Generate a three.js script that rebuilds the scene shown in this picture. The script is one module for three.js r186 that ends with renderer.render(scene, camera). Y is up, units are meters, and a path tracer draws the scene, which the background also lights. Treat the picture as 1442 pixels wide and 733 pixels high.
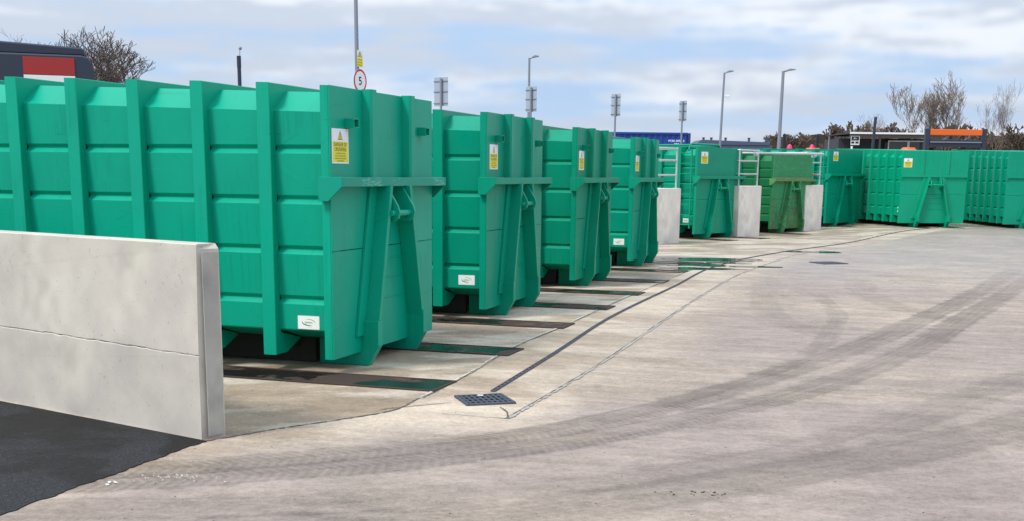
import * as THREE from 'three';
import { mergeGeometries } from 'three/addons/utils/BufferGeometryUtils.js';
import { RoundedBoxGeometry } from 'three/addons/geometries/RoundedBoxGeometry.js';

// ------------------------------------------------------------------ camera, sky, sun, exposure
const scene = new THREE.Scene();
const camera = new THREE.PerspectiveCamera(24.33, 1024 / 520, 0.1, 900);   // 46 mm lens, shifted down as the cropped photograph
camera.position.set(0, 1.838, 0);
camera.rotation.order = 'YXZ';
camera.rotation.set(-0.20671, 0, 0.011135);
camera.setViewOffset(1442, 733, 0, -235.5, 1442, 733);
camera.updateProjectionMatrix();

const renderer = new THREE.WebGLRenderer({ antialias: true });
renderer.toneMapping = THREE.LinearToneMapping;
renderer.toneMappingExposure = 1.25;
renderer.shadowMap.enabled = true;

const SUN = new THREE.Vector3(-0.56, 0.95, 0.42).normalize();
const sun = new THREE.DirectionalLight(new THREE.Color(1, 0.95, 0.88), 2.5);
sun.position.copy(SUN).multiplyScalar(80).add(new THREE.Vector3(3, 0, -28));
sun.target.position.set(3, 0, -28);
sun.castShadow = true; sun.shadow.radius = 26; sun.shadow.mapSize.set(4096, 4096);
Object.assign(sun.shadow.camera, { left: -45, right: 45, top: 45, bottom: -45, near: 1, far: 220 });
scene.add(sun, sun.target);

// ------------------------------------------------------------------ random numbers and noise
let seed = 20417;
const rnd = () => { seed = (seed * 1664525 + 1013904223) >>> 0; return seed / 4294967296; };
const rr = (a, b) => a + (b - a) * rnd();
const hash = (x, y, z = 0) => {
  let h = Math.imul(x, 374761393) ^ Math.imul(y, 668265263) ^ Math.imul(z, 2147483647 ^ 1274126177);
  h = Math.imul(h ^ (h >>> 13), 1274126177); h ^= h >>> 16; return (h >>> 0) / 4294967296;
};
const sm = (t) => t * t * (3 - 2 * t);
const clamp = (x, a = 0, b = 1) => Math.min(b, Math.max(a, x));
const step = (a, b, x) => sm(clamp((x - a) / (b - a)));
const mix = (a, b, t) => a + (b - a) * t;
function noise(x, y, per = 0) {            // per: period in cells, for tiles that repeat
  const xi = Math.floor(x), yi = Math.floor(y), u = sm(x - xi), v = sm(y - yi);
  const w = per ? (k) => ((k % per) + per) % per : (k) => k;
  const a = w(xi), b = w(xi + 1), c = w(yi), d = w(yi + 1);
  return mix(mix(hash(a, c), hash(b, c), u), mix(hash(a, d), hash(b, d), u), v);
}
function noise3(x, y, z) {
  const xi = Math.floor(x), yi = Math.floor(y), zi = Math.floor(z), u = sm(x - xi), v = sm(y - yi), w = sm(z - zi);
  const f = (k) => mix(mix(hash(xi, yi, k), hash(xi + 1, yi, k), u), mix(hash(xi, yi + 1, k), hash(xi + 1, yi + 1, k), u), v);
  return mix(f(zi), f(zi + 1), w);
}
const fbm3 = (x, y, z, n) => { let s = 0, a = 0.5, t = 0; for (let i = 0; i < n; i++) { s += a * noise3(x, y, z); t += a; a *= 0.55; x = x * 2.03 + 7.1; y = y * 2.03 + 3.7; z = z * 2.03 + 9.2; } return s / t; };
const fbm = (x, y, n) => { let s = 0, a = 0.5, t = 0; for (let i = 0; i < n; i++) { s += a * noise(x, y); t += a; a *= 0.5; x = x * 2.03 + 7.1; y = y * 2.03 + 3.7; } return s / t; };

{ // bright broken cloud, computed by direction
  const W = 2048, H = 1024, px = new Float32Array(W * H * 4);
  for (let j = 0; j < H; j++) for (let i = 0; i < W; i++) {
    const th = ((j + 0.5) / H - 0.5) * Math.PI, ph = ((i + 0.5) / W - 0.5) * 2 * Math.PI;
    const c = Math.cos(th), y = Math.sin(th), x = Math.cos(ph) * c, z = Math.sin(ph) * c, o = (j * W + i) * 4;
    let r, g, b;
    if (y < -0.02) { r = 0.3; g = 0.29; b = 0.28; }
    else {
      const el = Math.max(th, 0) * 180 / Math.PI, hgt = el < 14 ? el * 0.55 : 7.7 + (el - 14) * 0.14;  // layers look flatter near the horizon
      const wob = 0.5 * fbm3(x * 5 + 3, 1.5, z * 5, 3), hh = hgt + wob * 1.3;
      const big = fbm3(x * 2.6 + 1.7, hh * 0.62 + 2.3, z * 2.6 + 5, 4), mid = fbm3(x * 6 + 11, hh * 1.7, z * 6 + 3, 5), fine = fbm3(x * 26, hh * 4.6, z * 26, 4);
      const cover = step(0.42, 0.57, 0.40 * big + 0.36 * mid + 0.24 * fine + 0.06);
      const lump = step(0.42, 0.58, 0.62 * fbm3(x * 4 + 31, hh * 1.3 + 8, z * 4 + 17, 5) + 0.38 * fine);
      const B = [0.47, 0.64, 0.88], Wt = [0.87, 0.91, 0.97], G = [0.55, 0.62, 0.74];
      const low = 1 - step(0, 4, el);                                     // paler towards the horizon
      const k = [0, 1, 2].map((q) => mix(mix(B[q], Wt[q], low * 0.3), mix(Wt[q], G[q], lump * 0.85), cover * 0.94));
      const up = 1 + 0.8 * y;                                               // an overcast sky is brightest overhead
      [r, g, b] = k.map((q) => q * up * 0.78);
    }
    px[o] = r; px[o + 1] = g; px[o + 2] = b; px[o + 3] = 1;
  }
  const t = new THREE.DataTexture(px, W, H, THREE.RGBAFormat, THREE.FloatType);
  t.mapping = THREE.EquirectangularReflectionMapping; t.magFilter = t.minFilter = THREE.LinearFilter; t.colorSpace = THREE.LinearSRGBColorSpace; t.needsUpdate = true;
  scene.background = t; scene.environment = t;
}

// ------------------------------------------------------------------ helpers: geometry, materials, objects
const V = (x, y, z) => new THREE.Vector3(x, y, z);
const D = (x, zf, y = 0) => V(x, y, -zf);                                   // metres right and ahead of the tripod
function fin(g, uv0 = 0) {                                                   // non-indexed, uv in metres by the way a face points
  if (g.index) g = g.toNonIndexed();
  for (const k of Object.keys(g.attributes)) if (!['position', 'normal', 'uv'].includes(k)) g.deleteAttribute(k);
  g.computeVertexNormals();
  const p = g.attributes.position, n = g.attributes.normal, uv = new Float32Array(p.count * 2);
  for (let i = 0; i < p.count; i++) {
    const ax = Math.abs(n.getX(i)), ay = Math.abs(n.getY(i)), az = Math.abs(n.getZ(i));
    let a, b; if (ax > ay && ax > az) { a = p.getZ(i); b = p.getY(i); } else if (ay > az) { a = p.getX(i); b = p.getZ(i); } else { a = p.getX(i); b = p.getY(i); }
    uv[2 * i] = a + uv0; uv[2 * i + 1] = b + uv0 * 0.37;
  }
  g.setAttribute('uv', new THREE.BufferAttribute(uv, 2)); g.clearGroups(); return g;
}
const merge = (a) => { const l = a.map((g) => fin(g)); return l.length > 1 ? mergeGeometries(l) : l[0]; };
const bx = (cx, cy, cz, sx, sy, sz, r = 0.004) => (r ? new RoundedBoxGeometry(sx, sy, sz, 1, Math.min(r, sx / 2.1, sy / 2.1, sz / 2.1)) : new THREE.BoxGeometry(sx, sy, sz)).translate(cx, cy, cz);
function extr(pts, depth, bev) {
  const s = new THREE.Shape(pts.map(([a, b]) => new THREE.Vector2(a, b)));
  return bev ? new THREE.ExtrudeGeometry(s, { depth: depth - 2 * bev, bevelEnabled: true, bevelSize: bev, bevelOffset: -bev, bevelThickness: bev, bevelSegments: 1, curveSegments: 8 }).translate(0, 0, bev)
    : new THREE.ExtrudeGeometry(s, { depth, bevelEnabled: false, curveSegments: 8 });
}
const xy = (pts, z0, z1, bev = 0) => extr(pts, z1 - z0, bev).translate(0, 0, z0);                 // outline in x,y
const zy = (pts, x0, x1, bev = 0) => extr(pts, x1 - x0, bev).applyMatrix4(new THREE.Matrix4().makeBasis(V(0, 0, 1), V(0, 1, 0), V(-1, 0, 0))).translate(x1, 0, 0);   // outline in z,y
const xz = (pts, y0, y1, bev = 0) => extr(pts.map(([a, b]) => [a, -b]), y1 - y0, bev).rotateX(-Math.PI / 2).translate(0, y0, 0);   // outline in x,z
function bar(a, b, r0, r1 = r0, seg = 8, open = false) {
  const d = b.clone().sub(a), l = d.length();
  return new THREE.CylinderGeometry(r1, r0, l, seg, 1, open).translate(0, l / 2, 0).applyQuaternion(new THREE.Quaternion().setFromUnitVectors(V(0, 1, 0), d.normalize())).translate(a.x, a.y, a.z);
}
const pathTube = (pts, r, seg = 24) => new THREE.TubeGeometry(new THREE.CatmullRomCurve3(pts, false, 'catmullrom', 0.1), seg, r, 7, false);
const used = {};
const numbered = (n) => { const k = used[n] = (used[n] ?? -1) + 1; return k ? `${n}_${String(k).padStart(3, '0')}` : n; };
function mesh(name, geos, m, parent) {
  const o = new THREE.Mesh(Array.isArray(geos) ? merge(geos) : geos, m);
  o.castShadow = o.receiveShadow = true; o.name = parent ? name : numbered(name); (parent || scene).add(o); return o;
}
function tag(o, label, category, group) { o.userData.label = label; o.userData.category = category; if (group) o.userData.group = group; return o; }
function thing(name, label, category, pos = V(0, 0, 0), turn = 0, group) {
  const o = new THREE.Group(); o.name = numbered(name); o.position.copy(pos); o.rotation.y = turn; scene.add(o); return tag(o, label, category, group);
}
function struct(name, geos, m) { const o = mesh(name, geos, m); o.userData.kind = 'structure'; return o; }

function dataTex(w, h, f, srgb = false) {                                   // f(i, j) gives linear r, g, b in 0..1
  const px = new Uint8Array(w * h * 4), enc = (x) => 255 * clamp(srgb ? (x <= 0.0031308 ? x * 12.92 : 1.055 * Math.pow(x, 1 / 2.4) - 0.055) : x);
  for (let j = 0; j < h; j++) for (let i = 0; i < w; i++) { const c = f(i, j), o = (j * w + i) * 4; px[o] = enc(c[0]); px[o + 1] = enc(c[1]); px[o + 2] = enc(c[2]); px[o + 3] = 255; }
  const t = new THREE.DataTexture(px, w, h, THREE.RGBAFormat); t.magFilter = THREE.LinearFilter; t.minFilter = THREE.LinearMipmapLinearFilter; t.generateMipmaps = true;
  t.wrapS = t.wrapT = THREE.RepeatWrapping; if (srgb) t.colorSpace = THREE.SRGBColorSpace; t.needsUpdate = true; return t;
}
const rep = (t, x, y = x) => { const c = t.clone(); c.repeat.set(x, y); c.needsUpdate = true; return c; };
function canvasTex(w, h, draw) {
  const c = document.createElement('canvas'); c.width = w; c.height = h; draw(c.getContext('2d'), w, h);
  const t = new THREE.CanvasTexture(c); t.colorSpace = THREE.SRGBColorSpace; t.anisotropy = 8; return t;
}
const lin = (r, g, b) => new THREE.Color().setRGB(r, g, b);
const std = (o) => new THREE.MeshStandardMaterial(o);

// tiles that repeat: fine grain, rain-streaked paint, cast concrete, rusty steel
const grain = dataTex(512, 512, (i, j) => { const a = 0.4 * noise(i / 4, j / 4, 128) + 0.35 * noise(i / 9 * 1.125, j / 8, 64) + 0.25 * hash(i, j, 5); return [a, a, a]; });
const tn = (i, j, n, px, py = px) => { let s = 0, a = 0.5, t = 0; for (let k = 0; k < n; k++) { const f = 1 << k; s += a * noise(i / 512 * px * f + 0.001, j / 512 * py * f, 0 || (px * f === py * f ? px * f : 0)); t += a; a *= 0.5; } return s / t; };
const scuffs = []; for (let i = 0; i < 46; i++) scuffs.push([rnd() * 512, rnd() * 512, rr(-1, 1), rr(8, 60), rr(0.5, 1.6), rnd() < 0.6 ? 0.14 : -0.2]);
const paintTex = dataTex(512, 512, (i, j) => {
  const m = tn(i, j, 4, 4), q = tn(j + 60, i + 210, 3, 4), st = noise(i / 512 * 128, j / 512 * 6, 0), sp = noise(i / 3, j / 3, 0);
  let v = 0.95 + 0.16 * (m - 0.5) - 0.1 * step(0.55, 0.9, st) * step(0.42, 0.6, q);
  if (sp > 0.94 && m > 0.5) v *= 0.86;
  for (const [x, y, sl, l, w, k] of scuffs) { const dx = i - x, dy = j - y - dx * sl; if (dx > 0 && dx < l && Math.abs(dy) < w) v += k * (1 - dx / l); }
  return [clamp(v + 0.03 * (m - 0.5)), clamp(v), clamp(v + 0.03 * (0.5 - m))];
}, true);
const paintRough = dataTex(256, 256, (i, j) => { const m = tn(i * 2, j * 2, 4, 4); return [0, 0.72 + 0.5 * (m - 0.5), 0]; });
const concTex = dataTex(512, 512, (i, j) => {
  const m = tn(i, j, 5, 4), f = hash(i, j, 3), pit = noise(i / 5, j / 5, 0) > 0.94 ? 0.75 : 1;
  const q = tn(j + 200, i + 90, 4, 8), st = step(0.52, 0.7, tn(i + 31, j + 7, 4, 4)), v = (0.9 + 0.5 * (m - 0.5) + 0.2 * (q - 0.5) + 0.07 * (f - 0.5)) * pit * (1 - 0.16 * st); return [v, v * (0.995 + 0.04 * (m - 0.5)), v * (0.975 - 0.08 * (m - 0.5))];
}, true);
const rustTex = dataTex(512, 512, (i, j) => {
  const m = tn(i, j, 5, 4), k = tn(j + 77, i + 13, 4, 8), f = hash(i, j, 8), wet = step(0.40, 0.49, m);
  const a = [0.045, 0.026, 0.021], b = [0.014, 0.017, 0.018], c = [0.13, 0.07, 0.042], t = step(0.55, 0.75, k);
  return a.map((q, n) => mix(mix(q, c[n], t * 0.7), b[n], wet * 0.85) * (0.85 + 0.3 * f));
}, true);
const rustRough = dataTex(512, 512, (i, j) => { const m = tn(i, j, 5, 4), wet = step(0.40, 0.49, m); return [0, mix(0.8, 0.1, wet), 0]; });

const paint = (r, g, b, rough = 0.52) => new THREE.MeshPhysicalMaterial({ specularIntensity: 0.45, color: lin(r, g, b), map: rep(paintTex, 0.42, 0.42), roughnessMap: rep(paintRough, 0.6), roughness: rough, bumpMap: rep(grain, 1.6), bumpScale: 0.0006 });
const M = {
  conc: std({ color: lin(0.63, 0.60, 0.54), map: rep(concTex, 0.5), roughness: 0.9, bumpMap: rep(grain, 5), bumpScale: 0.0007 }),
  endConc: std({ color: lin(0.5, 0.49, 0.455), map: rep(concTex, 0.9), roughness: 0.95, bumpMap: rep(grain, 6), bumpScale: 0.003 }),  // darker, rougher concrete for the end of the near wall
  pale: std({ color: lin(0.86, 0.825, 0.77), map: rep(concTex, 0.4), roughness: 0.9, bumpMap: rep(grain, 4), bumpScale: 0.001 }),
  rust: std({ color: 0xffffff, map: rep(rustTex, 0.55), roughnessMap: rep(rustRough, 0.55), roughness: 1, metalness: 0.15, bumpMap: rep(grain, 3), bumpScale: 0.001 }),
  rim: std({ color: lin(0.055, 0.032, 0.025), roughness: 0.75, metalness: 0.2 }),
  underShade: std({ color: lin(0.03, 0.034, 0.032), roughness: 0.9 }),  // near-black colour stands in for the shade beneath the containers
  dark: std({ color: lin(0.012, 0.012, 0.013), roughness: 0.8 }),
  iron: std({ color: lin(0.075, 0.088, 0.12), roughness: 0.5, metalness: 0.3 }),
  galv: std({ color: lin(0.55, 0.58, 0.6), roughness: 0.42, metalness: 0.55 }),
  pole: std({ color: lin(0.25, 0.28, 0.33), roughness: 0.55, metalness: 0.4 }),
  plate: std({ color: lin(0.36, 0.42, 0.5), roughness: 0.5, metalness: 0.2 }),
  navy: std({ color: lin(0.022, 0.03, 0.055), roughness: 0.5 }),
  black: std({ color: lin(0.012, 0.013, 0.016), roughness: 0.6 }),
  white: std({ color: lin(0.78, 0.79, 0.8), roughness: 0.5 }),
  orange: std({ color: lin(0.75, 0.13, 0.015), roughness: 0.5 }),
  pink: std({ color: lin(0.75, 0.03, 0.2), roughness: 0.5 }),
  red: std({ color: lin(0.35, 0.02, 0.02), roughness: 0.5 }),
  glass: std({ color: lin(0.05, 0.06, 0.07), roughness: 0.08 }),
  bark: std({ color: lin(0.1, 0.075, 0.065), roughness: 0.95 }),
  barkPale: std({ color: lin(0.17, 0.13, 0.1), roughness: 0.95 }),
};

// ------------------------------------------------------------------ the yard
const rise = (x, zf) => 0.15 * step(9, 14, x) * step(30, 40, zf);           // the slab climbs a little to the far corner
const drainLine = [[-0.17, 10.28], [0.43, 12.57], [1.28, 15.93], [2.74, 20.67], [4.29, 25.65], [6.64, 30.31], [9.07, 34.18], [12.09, 39.2], [15.0, 43.2]];
const jointIn = [[-2.13, 8.2], [-1.69, 8.66], [-1.31, 9.0], [-0.94, 9.4], [-0.78, 9.94], [-0.66, 10.36], [-0.42, 11.26], [-0.02, 13.01], [0.6, 14.95], [1.39, 17.6], [2.35, 20.7], [3.75, 25.0], [4.9, 27.8]];
const jointOut = [[-0.03, 9.11], [0.36, 10.28], [0.91, 12.02], [1.92, 15.5], [3.1, 19.5], [4.5, 23.8], [7.06, 29.84], [10.3, 34.8]];
const tracks = [
  { p: [[-3.6, 7.1], [-2.4, 7.34], [-1.79, 7.55], [-1.05, 7.9], [0.2, 8.62], [1.01, 9.43], [1.7, 10.26], [2.58, 11.47], [3.47, 12.8], [4.7, 14.82], [6.63, 18.2], [8.6, 21.8], [11.2, 27], [14, 33]], w: 0.21, k: 0.45, ch: 1 },
  { p: [[-3.6, 6.8], [-2.43, 7.01], [-1.63, 7.26], [-0.56, 7.71], [0.39, 8.3], [1.56, 9.37], [2.47, 10.38], [3.47, 11.74], [4.47, 13.31], [5.66, 15.48], [7.7, 19.2], [10.5, 24.4], [13.4, 30]], w: 0.21, k: 0.45, ch: 1 },
  { p: [[-0.59, 8.03], [0.31, 8.83], [1.04, 9.52], [1.88, 10.59], [2.64, 11.77], [3.35, 13.22], [3.93, 14.82], [4.53, 16.84], [4.9, 19.5]], w: 0.13, k: 0.22, ch: 1 },
  { p: [[-3.2, 6.42], [-2.44, 6.46], [-1.28, 6.55], [-0.09, 6.95], [0.79, 7.3], [1.82, 7.97], [3.1, 9.26], [5, 11.5]], w: 0.24, k: 0.26, ch: 0.3 },
  { p: [[-1.5, 6.1], [-0.08, 6.37], [0.75, 6.82], [1.7, 7.41], [3.18, 8.49], [5, 10]], w: 0.3, k: 0.3, ch: 0.3 },
  { p: [[4.83, 22.84], [4.12, 19.93], [3.71, 17.69], [3.53, 15.9], [3.7, 14.4]], w: 0.22, k: 0.15, ch: 0.2 },
  { p: [[6.5, 23.07], [5.86, 20.14], [5.65, 17.89], [5.9, 15.9]], w: 0.24, k: 0.15, ch: 0.2 },
];
const smoothLine = (p, n) => new THREE.CatmullRomCurve3(p.map(([x, z]) => V(x, 0, z))).getPoints(n).map((q) => [q.x, q.z]);
for (const t of tracks) { t.q = smoothLine(t.p, 70); t.box = [Math.min(...t.q.map((a) => a[0])) - 0.5, Math.max(...t.q.map((a) => a[0])) + 0.5, Math.min(...t.q.map((a) => a[1])) - 0.5, Math.max(...t.q.map((a) => a[1])) + 0.5]; }
function nearest(q, x, z) {                                                  // distance to a polyline, way along it, and the side
  let best = 1e9, along = 0, side = 0, run = 0;
  for (let i = 0; i + 1 < q.length; i++) {
    const [ax, az] = q[i], dx = q[i + 1][0] - ax, dz = q[i + 1][1] - az, l2 = dx * dx + dz * dz, t = clamp(((x - ax) * dx + (z - az) * dz) / l2), ex = x - ax - dx * t, ez = z - az - dz * t, d = ex * ex + ez * ez;
    if (d < best) { best = d; along = run + Math.sqrt(l2) * t; side = dx * (z - az) - dz * (x - ax); }
    run += Math.sqrt(l2);
  }
  return [Math.sqrt(best) * Math.sign(side || 1), along];
}
const jointQ = smoothLine(jointIn.concat([[7.4, 32.5], [11, 38]]), 60), drainQ = smoothLine(drainLine, 50), outQ = smoothLine([[-4, 5.5], [-2.2, 7.9], [-0.8, 8.75]].concat(jointOut), 60);
function field(q, x0, z0, size, n) {                                        // signed distance to a line on a coarse grid, read between its points
  const a = new Float32Array((n + 1) * (n + 1)), h = size / n; for (let j = 0; j <= n; j++) for (let i = 0; i <= n; i++) a[j * (n + 1) + i] = nearest(q, x0 + i * h, z0 + j * h)[0];
  return (x, z) => { const u = clamp((x - x0) / h, 0, n - 0.001), v = clamp((z - z0) / h, 0, n - 0.001), i = u | 0, j = v | 0, k = j * (n + 1) + i; return mix(mix(a[k], a[k + 1], u - i), mix(a[k + n + 1], a[k + n + 2], u - i), v - j); };
}
let dJ, dOut, dDr;
const blob = (x, z, cx, cz, rx, rz, turn = 0) => { const c = Math.cos(turn), s = Math.sin(turn), a = ((x - cx) * c + (z - cz) * s) / rx, b = (-(x - cx) * s + (z - cz) * c) / rz; return Math.max(0, 1 - (a * a + b * b)); };
function yard(x, z) {                                                        // colour of the concrete: cement, dirt, tyre prints, oil
  const n1 = fbm(x * 0.35 + 40, z * 0.35, 4), n2 = fbm(x * 1.3 + 9, z * 1.9 + 3, 4), n3 = fbm(x * 7, z * 7 + 50, 3), str = fbm(x * 1.1 + 5, z * 9 + x * 2.2, 3), g = hash(Math.floor(x * 160), Math.floor(z * 160), 2);
  const dj = dJ(x, z), dO = dOut(x, z);
  const pad = step(-0.02, 0.02, dj + 0.0), out = step(-0.6, 1.1, -dO + (n2 - 0.5) * 1.6);  // pad: the bay slabs; out: the driven yard
  const str2 = fbm(x * 0.5 + z * 0.25 + 15, z * 5 - x * 1.6, 4), n4 = fbm(x * 2.8 + 60, z * 2.8 + 12, 4);
  let r = 0.48, gg = 0.40, b = 0.315;
  const dirt = clamp(out * (0.74 + 1.3 * (n1 - 0.45) + 0.7 * (str2 - 0.5)));
  r = mix(r, 0.272, dirt); gg = mix(gg, 0.224, dirt); b = mix(b, 0.198, dirt);
  r = mix(r, 0.52, pad * 0.6); gg = mix(gg, 0.455, pad * 0.6); b = mix(b, 0.37, pad * 0.6);
  let k = 1 + 0.4 * (n1 - 0.5) + 0.34 * (n2 - 0.5) + 0.2 * (n3 - 0.5) + 0.24 * (n4 - 0.5) + 0.34 * (str - 0.5) * (1 - 0.5 * pad) + 0.4 * (str2 - 0.5) * out + 0.34 * (g - 0.5) + 0.24 * (noise(x * 42, z * 42) - 0.5) + 0.16 * (noise(x * 17 + 5, z * 24) - 0.5);
  let brown = 0;
  if (pad > 0.01) {                                                          // dark washed stains across the bays
    const s = fbm(x * 0.9 + z * 0.5 + 20, z * 2.4 - x * 0.7, 4);
    brown += pad * step(0.38, 0.58, s) * 0.85;
    brown += pad * step(0, 0.7, blob(x, z, -1.75, 9.75, 1.25, 0.5, -0.12) + (n2 - 0.5) * 0.5) * 0.85;
  } else if (dj > -2.2) brown += step(0.42, 0.6, fbm(x * 1.1 + 3, z * 1.6 + x * 0.6, 4)) * 0.6 * (1 - out);
  brown = clamp(brown);
  for (const t of tracks) {
    if (x < t.box[0] || x > t.box[1] || z < t.box[2] || z > t.box[3]) continue;
    const [d, a] = nearest(t.q, x, z), ad = Math.abs(d); if (ad > t.w * 1.5) continue;
    const lug = 0.5 + 0.5 * Math.sin((a * 1.0 + ad * 0.5) * 84), m = step(t.w * 1.15, t.w * 0.8, ad + (n3 - 0.5) * 0.09);
    const worn = 0.62 + 0.8 * (fbm(x * 1.2 + 80, z * 1.2, 3) - 0.4) + 0.9 * (fbm(a * 0.8, d * 30 + 9, 3) - 0.5);
    k *= 1 - t.k * step(30, 17, z) * m * clamp(worn) * mix(1, 0.66 + 0.34 * step(0.2, 0.75, lug + (n3 - 0.5) * 0.9), t.ch * (z < 14 ? 1 : 0));
  }
  if (x > 2.2 && z < 9.62 && z > 6 && x < 3.32 + (z - 8.25) * 0.13) k *= 0.93;                           // an older, greyer pour
  const speck = noise(x * 55, z * 55); if (speck > 0.95) k *= 0.75;
  r *= k; gg *= k; b *= k;
  r = mix(r, r * 0.56, brown); gg = mix(gg, gg * 0.5, brown); b = mix(b, b * 0.44, brown);
  return [r, gg, b];
}
function damp(x, z) {                                                        // roughness: dry slab, damp band, wet washed bays
  const n = fbm(x * 0.8 + 3, z * 0.8, 4), f = fbm(x * 4, z * 4, 3), dd = dDr(x, z);
  let w = step(19, 26, z + (n - 0.5) * 7) * 0.9;
  w = Math.max(w, step(1.2, 0.2, Math.abs(dd) + (n - 0.5) * 1.8) * step(10.5, 13, z) * 0.5);
  return clamp(0.86 - 0.5 * w + 0.16 * (f - 0.5), 0.15, 0.95);
}
function yardSheet(name, x0, z0, size, nx, res, rres, holes) {
  dJ = field(jointQ, x0, z0, size, 220); dOut = field(outQ, x0, z0, size, 220); dDr = field(drainQ, x0, z0, size, 220);
  const map = dataTex(res, res, (i, j) => yard(x0 + (i + 0.5) / res * size, z0 + (j + 0.5) / res * size), true);
  const rm = dataTex(rres, rres, (i, j) => [0, damp(x0 + (i + 0.5) / rres * size, z0 + (j + 0.5) / rres * size), 0]);
  for (const t of [map, rm]) { t.wrapS = t.wrapT = THREE.ClampToEdgeWrapping; t.repeat.set(1 / size, 1 / size); t.offset.set(-x0 / size, -z0 / size); t.anisotropy = 16; }
  const m = std({ map, roughnessMap: rm, roughness: 1, bumpMap: rep(grain, 3.5), bumpScale: 0.0022 });
  if (holes) {                                                              // level ground with real openings for the drains
    const v2 = (a) => a.map(([x, z]) => new THREE.Vector2(x, z)), sh = new THREE.Shape(v2([[x0, z0], [x0 + size, z0], [x0 + size, z0 + size], [x0, z0 + size]]));
    for (const h of holes) sh.holes.push(new THREE.Path(v2(h)));
    return struct(name, new THREE.ShapeGeometry(sh).rotateX(-Math.PI / 2), m);
  }
  const g = new THREE.PlaneGeometry(size, size, nx, nx).rotateX(-Math.PI / 2).translate(x0 + size / 2, 0, -(z0 + size / 2)), p = g.attributes.position, uv = g.attributes.uv;
  for (let i = 0; i < p.count; i++) { const x = p.getX(i), z = -p.getZ(i); p.setY(i, rise(x, z)); uv.setXY(i, x, z); }
  g.computeVertexNormals(); return struct(name, g, m);
}
const offLine = (q, w) => q.map(([x, z], i) => { const a = q[Math.max(i - 1, 0)], b = q[Math.min(i + 1, q.length - 1)], l = Math.hypot(b[0] - a[0], b[1] - a[1]); return [x + (b[1] - a[1]) / l * w, z - (b[0] - a[0]) / l * w]; });
const slotLine = smoothLine(drainLine, 260).filter(([, z]) => z < 18.9), slotL = offLine(slotLine, -0.02), slotR = offLine(slotLine, 0.02);
const gullyAt = [-0.23, 9.87, 0.4, 0.3], gullyHole = [[-1, -1], [1, -1], [1, 1], [-1, 1]].map(([a, b]) => { const h = gullyAt[2] / 2, c = Math.cos(gullyAt[3]), q = Math.sin(gullyAt[3]); return [gullyAt[0] + a * h * c - b * h * q, gullyAt[1] + a * h * q + b * h * c]; });
yardSheet('yard_concrete', -6, 5, 14, 8, 2048, 640, [[...slotR, ...slotL.slice().reverse()], gullyHole]);
yardSheet('yard_concrete', -6, 19, 44, 44, 1440, 640);
{ // the plain slab beyond, out to the horizon, laid round the two sheets
  const m = std({ color: lin(0.32, 0.27, 0.24), map: rep(concTex, 0.12), roughness: 0.8 }), g = (x0, x1, z0, z1, y = 0) => new THREE.PlaneGeometry(x1 - x0, z1 - z0).rotateX(-Math.PI / 2).translate((x0 + x1) / 2, y, -(z0 + z1) / 2);
  struct('ground', [g(-400, -6, -60, 500), g(8, 400, -60, 19), g(38, 400, 19, 500), g(-6, 38, 63, 500), g(-6, 8, -60, 5)], m);
}
{ // asphalt in front of the near wall
  const tar = dataTex(512, 512, (i, j) => { const m = tn(i, j, 5, 4), f = hash(i, j, 4), d = step(0.42, 0.56, m), v = (0.034 - 0.026 * d) * (0.45 + 1.1 * f) + (f > 0.985 ? 0.07 : 0); return [v, v * 1.04, v * 1.13]; }, true);
  const tr = dataTex(256, 256, (i, j) => { const d = step(0.42, 0.56, tn(i * 2, j * 2, 5, 4)); return [0, 0.88 - 0.3 * d, 0]; });
  const edge = smoothLine([[-2.13, 8.2], [-2.24, 7.9], [-2.37, 7.5], [-2.6, 6.8], [-3.1, 5.3]], 130).map(([x, z]) => [x + 0.03 * (noise(z * 7, 3) - 0.5) + 0.022 * (noise(z * 34, 6) - 0.5), z]);
  const pts = [...edge, [-14, 5.3], [-14, 17], [-8, 12.25]].map(([x, z]) => [x, -z]);
  const g = fin(xz(pts, -0.02, 0.006));
  struct('asphalt_patch', g, new THREE.MeshPhysicalMaterial({ specularIntensity: 0.4, map: rep(tar, 0.3), roughnessMap: rep(tr, 0.3), roughness: 1, bumpMap: rep(grain, 3), bumpScale: 0.006 }));
}
function ribbon(line, w, y, n, jag = 0) {                                    // a flat strip along a line on the slab
  const q = smoothLine(line, n), pos = [], idx = [];
  q.forEach(([x, z], i) => {
    const a = q[Math.max(i - 1, 0)], b = q[Math.min(i + 1, q.length - 1)], dx = b[0] - a[0], dz = b[1] - a[1], l = Math.hypot(dx, dz), nx = dz / l, nz = -dx / l, ww = w * (1 + jag * (rnd() - 0.5) * 2) / 2, sh = jag * w * (rnd() - 0.5) * 0.8;
    for (const s of [-1, 1]) pos.push(x + nx * (s * ww + sh), y + rise(x, z), -(z + nz * (s * ww + sh)));
    if (i) { const k = 2 * i; idx.push(k - 2, k - 1, k, k - 1, k + 1, k); }
  });
  const g = new THREE.BufferGeometry(); g.setAttribute('position', new THREE.Float32BufferAttribute(pos, 3)); g.setIndex(idx); g.computeVertexNormals();
  const flip = g.attributes.normal.getY(0) < 0; if (flip) { for (let i = 0; i < idx.length; i += 3) [idx[i], idx[i + 1]] = [idx[i + 1], idx[i]]; g.setIndex(idx); }
  return fin(g);
}
const sealM = std({ color: lin(0.5, 0.48, 0.44), roughness: 0.7 }), crackM = std({ color: lin(0.09, 0.08, 0.075), roughness: 0.8 }), greyM = std({ color: lin(0.34, 0.33, 0.32), roughness: 0.75 });
struct('joint_seal', [ribbon(jointIn.slice(4), 0.02, 0.006, 160, 0.9)], sealM);
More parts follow.
